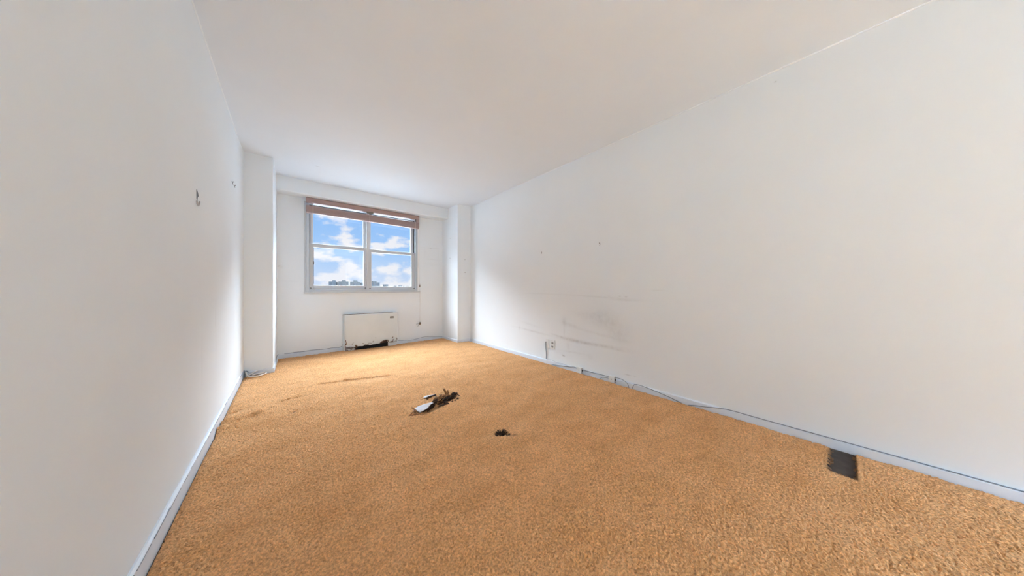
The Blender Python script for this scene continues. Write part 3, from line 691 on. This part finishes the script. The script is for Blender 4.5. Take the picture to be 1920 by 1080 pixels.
tube(bm, [(.704, 2.050, .004), (.74, 2.038, .006), (.78, 2.032, .005)], .0045, 6)
obj('twisted_yarn', bm, M_yarn, fl)
bm = B()
for k in range(6):
    a0 = random.uniform(-.5, 1.4); c = Vector((.928+random.uniform(-.012, .016), 2.125+random.uniform(-.03, .03), .012+random.uniform(0, .018)))
    tube(bm, [c, c+Vector((math.cos(a0)*.022, math.sin(a0)*.022, .006)), c+Vector((math.cos(a0+.7)*.038, math.sin(a0+.7)*.038, -.010))], .0055, 6)
obj('dark_tatter', bm, M_yarnd, fl)
def chipP(u, v):
    ax = Vector((.915, 2.268, 0)).lerp(Vector((1.02, 2.300, 0)), u)
    wd = .036 * math.sin(math.pi*min(1, .22+u*.74))**.6
    p = ax + Vector((-.28, .96, 0)) * v * wd * 1.5
    return (p.x, p.y, .019 - .012*v + .003*math.sin(u*6))
sc_ = tag(empty('carpet_backing_scrap', (.965, 2.30, 0)), 'small pale scrap of backing with a dark edge, lying behind the big grey flap', 'torn backing')
bm = B(); sheet(bm, chipP, .004, 12, 5); obj('foam_sheet', bm, None, sc_, mats=[M_foam, M_foamu])
bm = B(); box(bm, 0, .105, 0, .006, 0, .015)
for q in bm.verts:
    x_, y_ = q.co.x, q.co.y; q.co.x = .915 + x_*.957 + y_*.3; q.co.y = 2.262 + x_*.305 + y_*.95
obj('dark_edge', bm, M_foamu, sc_)
yc = tag(empty('torn_yarn_clump', (1.03, 2.17, 0)), 'brown tangle of ripped carpet yarn heaped over the longer hole', 'torn yarn')
def strands(n, cx, cy, rx, ry, ang, zmax, L_, r, mat, name, bias=None, seed=1):
    rd = random.Random(seed); bm = B()
    for k in range(n):
        u, v = rd.gauss(0, .45), rd.gauss(0, .45)
        x = cx + u*rx*math.cos(ang) - v*ry*math.sin(ang); y = cy + u*rx*math.sin(ang) + v*ry*math.cos(ang)
        z = rd.uniform(.0, zmax) * max(.1, 1 - (u*u + v*v)); a = ang + rd.uniform(-.7, .7) if bias is None else bias + rd.uniform(-.5, .5)
        l = L_ * rd.uniform(.5, 1.2); b = rd.uniform(-.6, .6)
        tube(bm, [(x, y, z+.003), (x+math.cos(a)*l*.35, y+math.sin(a)*l*.35, z+.003+rd.uniform(0, .010)), (x+math.cos(a+b)*l*.7, y+math.sin(a+b)*l*.7, z*.7+.004), (x+math.cos(a+b)*l, y+math.sin(a+b)*l, max(.002, z*.3))], r, 5, 3, r*.6)
    return obj(name, bm, mat, yc)
strands(26, 1.02, 2.20, .075, .035, .30, .030, .05, .0050, M_yarn, 'brown_yarn', seed=2)
strands(12, .985, 2.235, .06, .02, .35, .016, .05, .0042, M_yarnl, 'straw_yarn', seed=3)
strands(26, 1.045, 2.155, .085, .028, .30, .018, .05, .0055, M_yarnd, 'dark_yarn', seed=4)
strands(20, 1.125, 2.19, .07, .016, .42, .018, .045, .0050, M_yarnd, 'dark_yarn', seed=5)
bm = B(); tube(bm, [(1.075, 2.225, .004), (1.078, 2.232, .03), (1.070, 2.238, .055), (1.062, 2.24, .066)], .011, 8, 4, .008); tube(bm, [(1.085, 2.22, .004), (1.10, 2.228, .03), (1.095, 2.232, .05)], .008, 8, 4, .006); obj('upright_tuft', bm, M_yarn, yc)
yh = tag(empty('frayed_yarn', (1.10, 1.42, 0)), 'dark frayed yarn in the small round hole nearest the camera', 'torn yarn')
rd_ = random.Random(12); bm = B()
for k in range(34):
    a0 = rd_.uniform(0, 6.28); rr = rd_.uniform(.0, .8)
    x = 1.085 + .040*rr*math.cos(a0) + .012*rr; y = 1.432 + .028*rr*math.sin(a0); b0 = a0 + rd_.uniform(-.9, .9); l = rd_.uniform(.010, .026)
    tube(bm, [(x, y, -.006), (x+math.cos(b0)*l*.5, y+math.sin(b0)*l*.5, rd_.uniform(0, .008)), (x+math.cos(b0)*l, y+math.sin(b0)*l, rd_.uniform(-.004, .006))], .0034, 5, 3, .002)
obj('frayed_strands', bm, M_yarnd, yh)
yt = tag(empty('torn_yarn_tuft', (.97, 2.08, 0)), 'small dark knot of yarn to the right of the pale flap', 'torn yarn')
def lump(bm, c, r, seed, sx=1, sy=1, sz=.7):
    m = bmesh.ops.create_icosphere(bm, subdivisions=3, radius=r)
    for v in m['verts']:
        n_ = mnoise.noise(v.co*70 + Vector((seed, 0, 0))); v.co *= 1 + .45*n_
        v.co = Vector((v.co.x*sx, v.co.y*sy, v.co.z*sz)) + Vector(c)
bm = B(); lump(bm, (1.005, 2.082, .012), .013, 3, 1.2, .9, 1.0); tube(bm, [(.945, 2.075, .006), (.97, 2.066, .006), (1.0, 2.068, .007), (1.025, 2.068, .005)], .007, 6)
obj('knotted_yarn', bm, M_yarnd, yt)
GC2 = 'dark crumbs scattered by the holes'
crumbs = [(1.065, 2.085, .006, 'dark crumb of backing below the long hole, left one'), (1.09, 2.08, .005, 'dark crumb of backing below the long hole, middle one'), (1.13, 2.11, .007, 'dark crumb of backing at the right tip of the long hole'),
          (1.113, 1.378, .006, 'dark crumb just right of the small round hole')]
for i, (x, y, r, lab) in enumerate(crumbs):
    bm = B(); lump(bm, (x, y, r*.6+.003), r, i*7, 1.3, 1, .7); tag(obj('carpet_crumb', bm, M_yarnd), lab, 'crumb', GC2)

# ---------------------------------------------------------------- skyline far away
def facade(name, col, dark):
    m, nt, b = new_mat(name); N = nt.nodes.new; L = nt.links.new
    tc = N('ShaderNodeTexCoord'); sp = N('ShaderNodeSeparateXYZ'); L(tc.outputs['Object'], sp.inputs[0])
    ad = N('ShaderNodeMath'); L(sp.outputs['X'], ad.inputs[0]); L(sp.outputs['Y'], ad.inputs[1])
    cb = N('ShaderNodeCombineXYZ'); L(ad.outputs[0], cb.inputs[0]); L(sp.outputs['Z'], cb.inputs[1])
    br = N('ShaderNodeTexBrick'); L(cb.outputs[0], br.inputs['Vector']); br.offset = 0
    br.inputs['Scale'].default_value = 1; br.inputs['Brick Width'].default_value = 4.2; br.inputs['Row Height'].default_value = 3.0; br.inputs['Mortar Size'].default_value = .9
    br.inputs['Color1'].default_value = (*dark, 1); br.inputs['Color2'].default_value = (*[c*1.3 for c in dark], 1); br.inputs['Mortar'].default_value = (*col, 1)
    L(br.outputs['Color'], b.inputs['Base Color']); b.inputs['Roughness'].default_value = 1; b.inputs['Specular IOR Level'].default_value = 0; return m
F1 = facade('grey_brick_facade', (.0068, .0066, .0064), (.0038, .0038, .0040)); F2 = facade('buff_brick_facade', (.0080, .0070, .0060), (.0045, .0042, .0042)); M_roof = simple('flat_roof', (.006, .006, .0065), 1, spec=0)
M_land = simple('distant_land', (.010, .012, .010), 1, var=.5, scale=.02, spec=0)
GZ = -42
bm = B(); box(bm, -1200, 3200, 900, 4200, GZ-2, GZ); struct(obj('ground', bm, M_land))
GT = 'towers on the skyline'
def tower(x0, x1, y, top, hx0, hx1, htop, mat, label):
    t = tag(empty('apartment_tower', ((x0+x1)/2, y, GZ)), label, 'building', GT); m_ = (x1-x0)
    bm = B(); box(bm, x0, x1, y, y+22, GZ, top); box(bm, x0+m_*.3, x1-m_*.3, y-4, y+26, GZ, top)
    obj('tower_block', bm, mat, t)
    if hx0 is not None:
        bm = B(); box(bm, hx0, hx1, y+2, y+16, top, htop); obj('roof_house', bm, mat, t)
        for q0 in (hx0-1.5, hx1):
            bm = B(); box(bm, q0, q0+1.5, y+4, y+12, top, top+(htop-top)*.55); obj('stair_bulkhead', bm, M_roof, t)
Y0 = 1500
tower(146, 172, Y0, 30.5, 160, 171, 37.5, F1, 'grey apartment tower far outside, leftmost in the window')
tower(175, 181, Y0+10, 29, None, None, 0, F2, 'narrow slab tower just right of the leftmost grey tower')
tower(184, 223, Y0, 31.0, 198, 211, 38.5, F2, 'wide buff apartment tower in the left pane, second from the left')
tower(233, 272, Y0, 30.0, 246, 260, 38.5, F1, 'grey apartment tower in the left pane nearest the window mullion')
tower(279, 292, Y0+10, 28, None, None, 0, F1, 'tower half hidden by the window mullion')
tower(318, 361, Y0, 29.5, 328, 346, 35.5, F1, 'grey apartment tower in the right pane beside the mullion')
tower(381, 402, Y0, 19.5, None, None, 0, F1, 'low dark block in the right pane')
rd = random.Random(8)
for k in range(12):
    x = 432 + k*6.4; hgt = 9 + rd.random()*4 + (4 if k in (5, 6, 7) else 0)
    bm = B(); box(bm, x, x+4.5+rd.random()*1.6, Y0+rd.random()*30, Y0+45, GZ, hgt)
    tag(obj('skyline_block', bm, F1), 'tiny grey block on the far right horizon, %s from the left' % ('first second third fourth fifth sixth seventh eighth ninth tenth eleventh twelfth'.split()[k]), 'building', 'distant row of blocks')
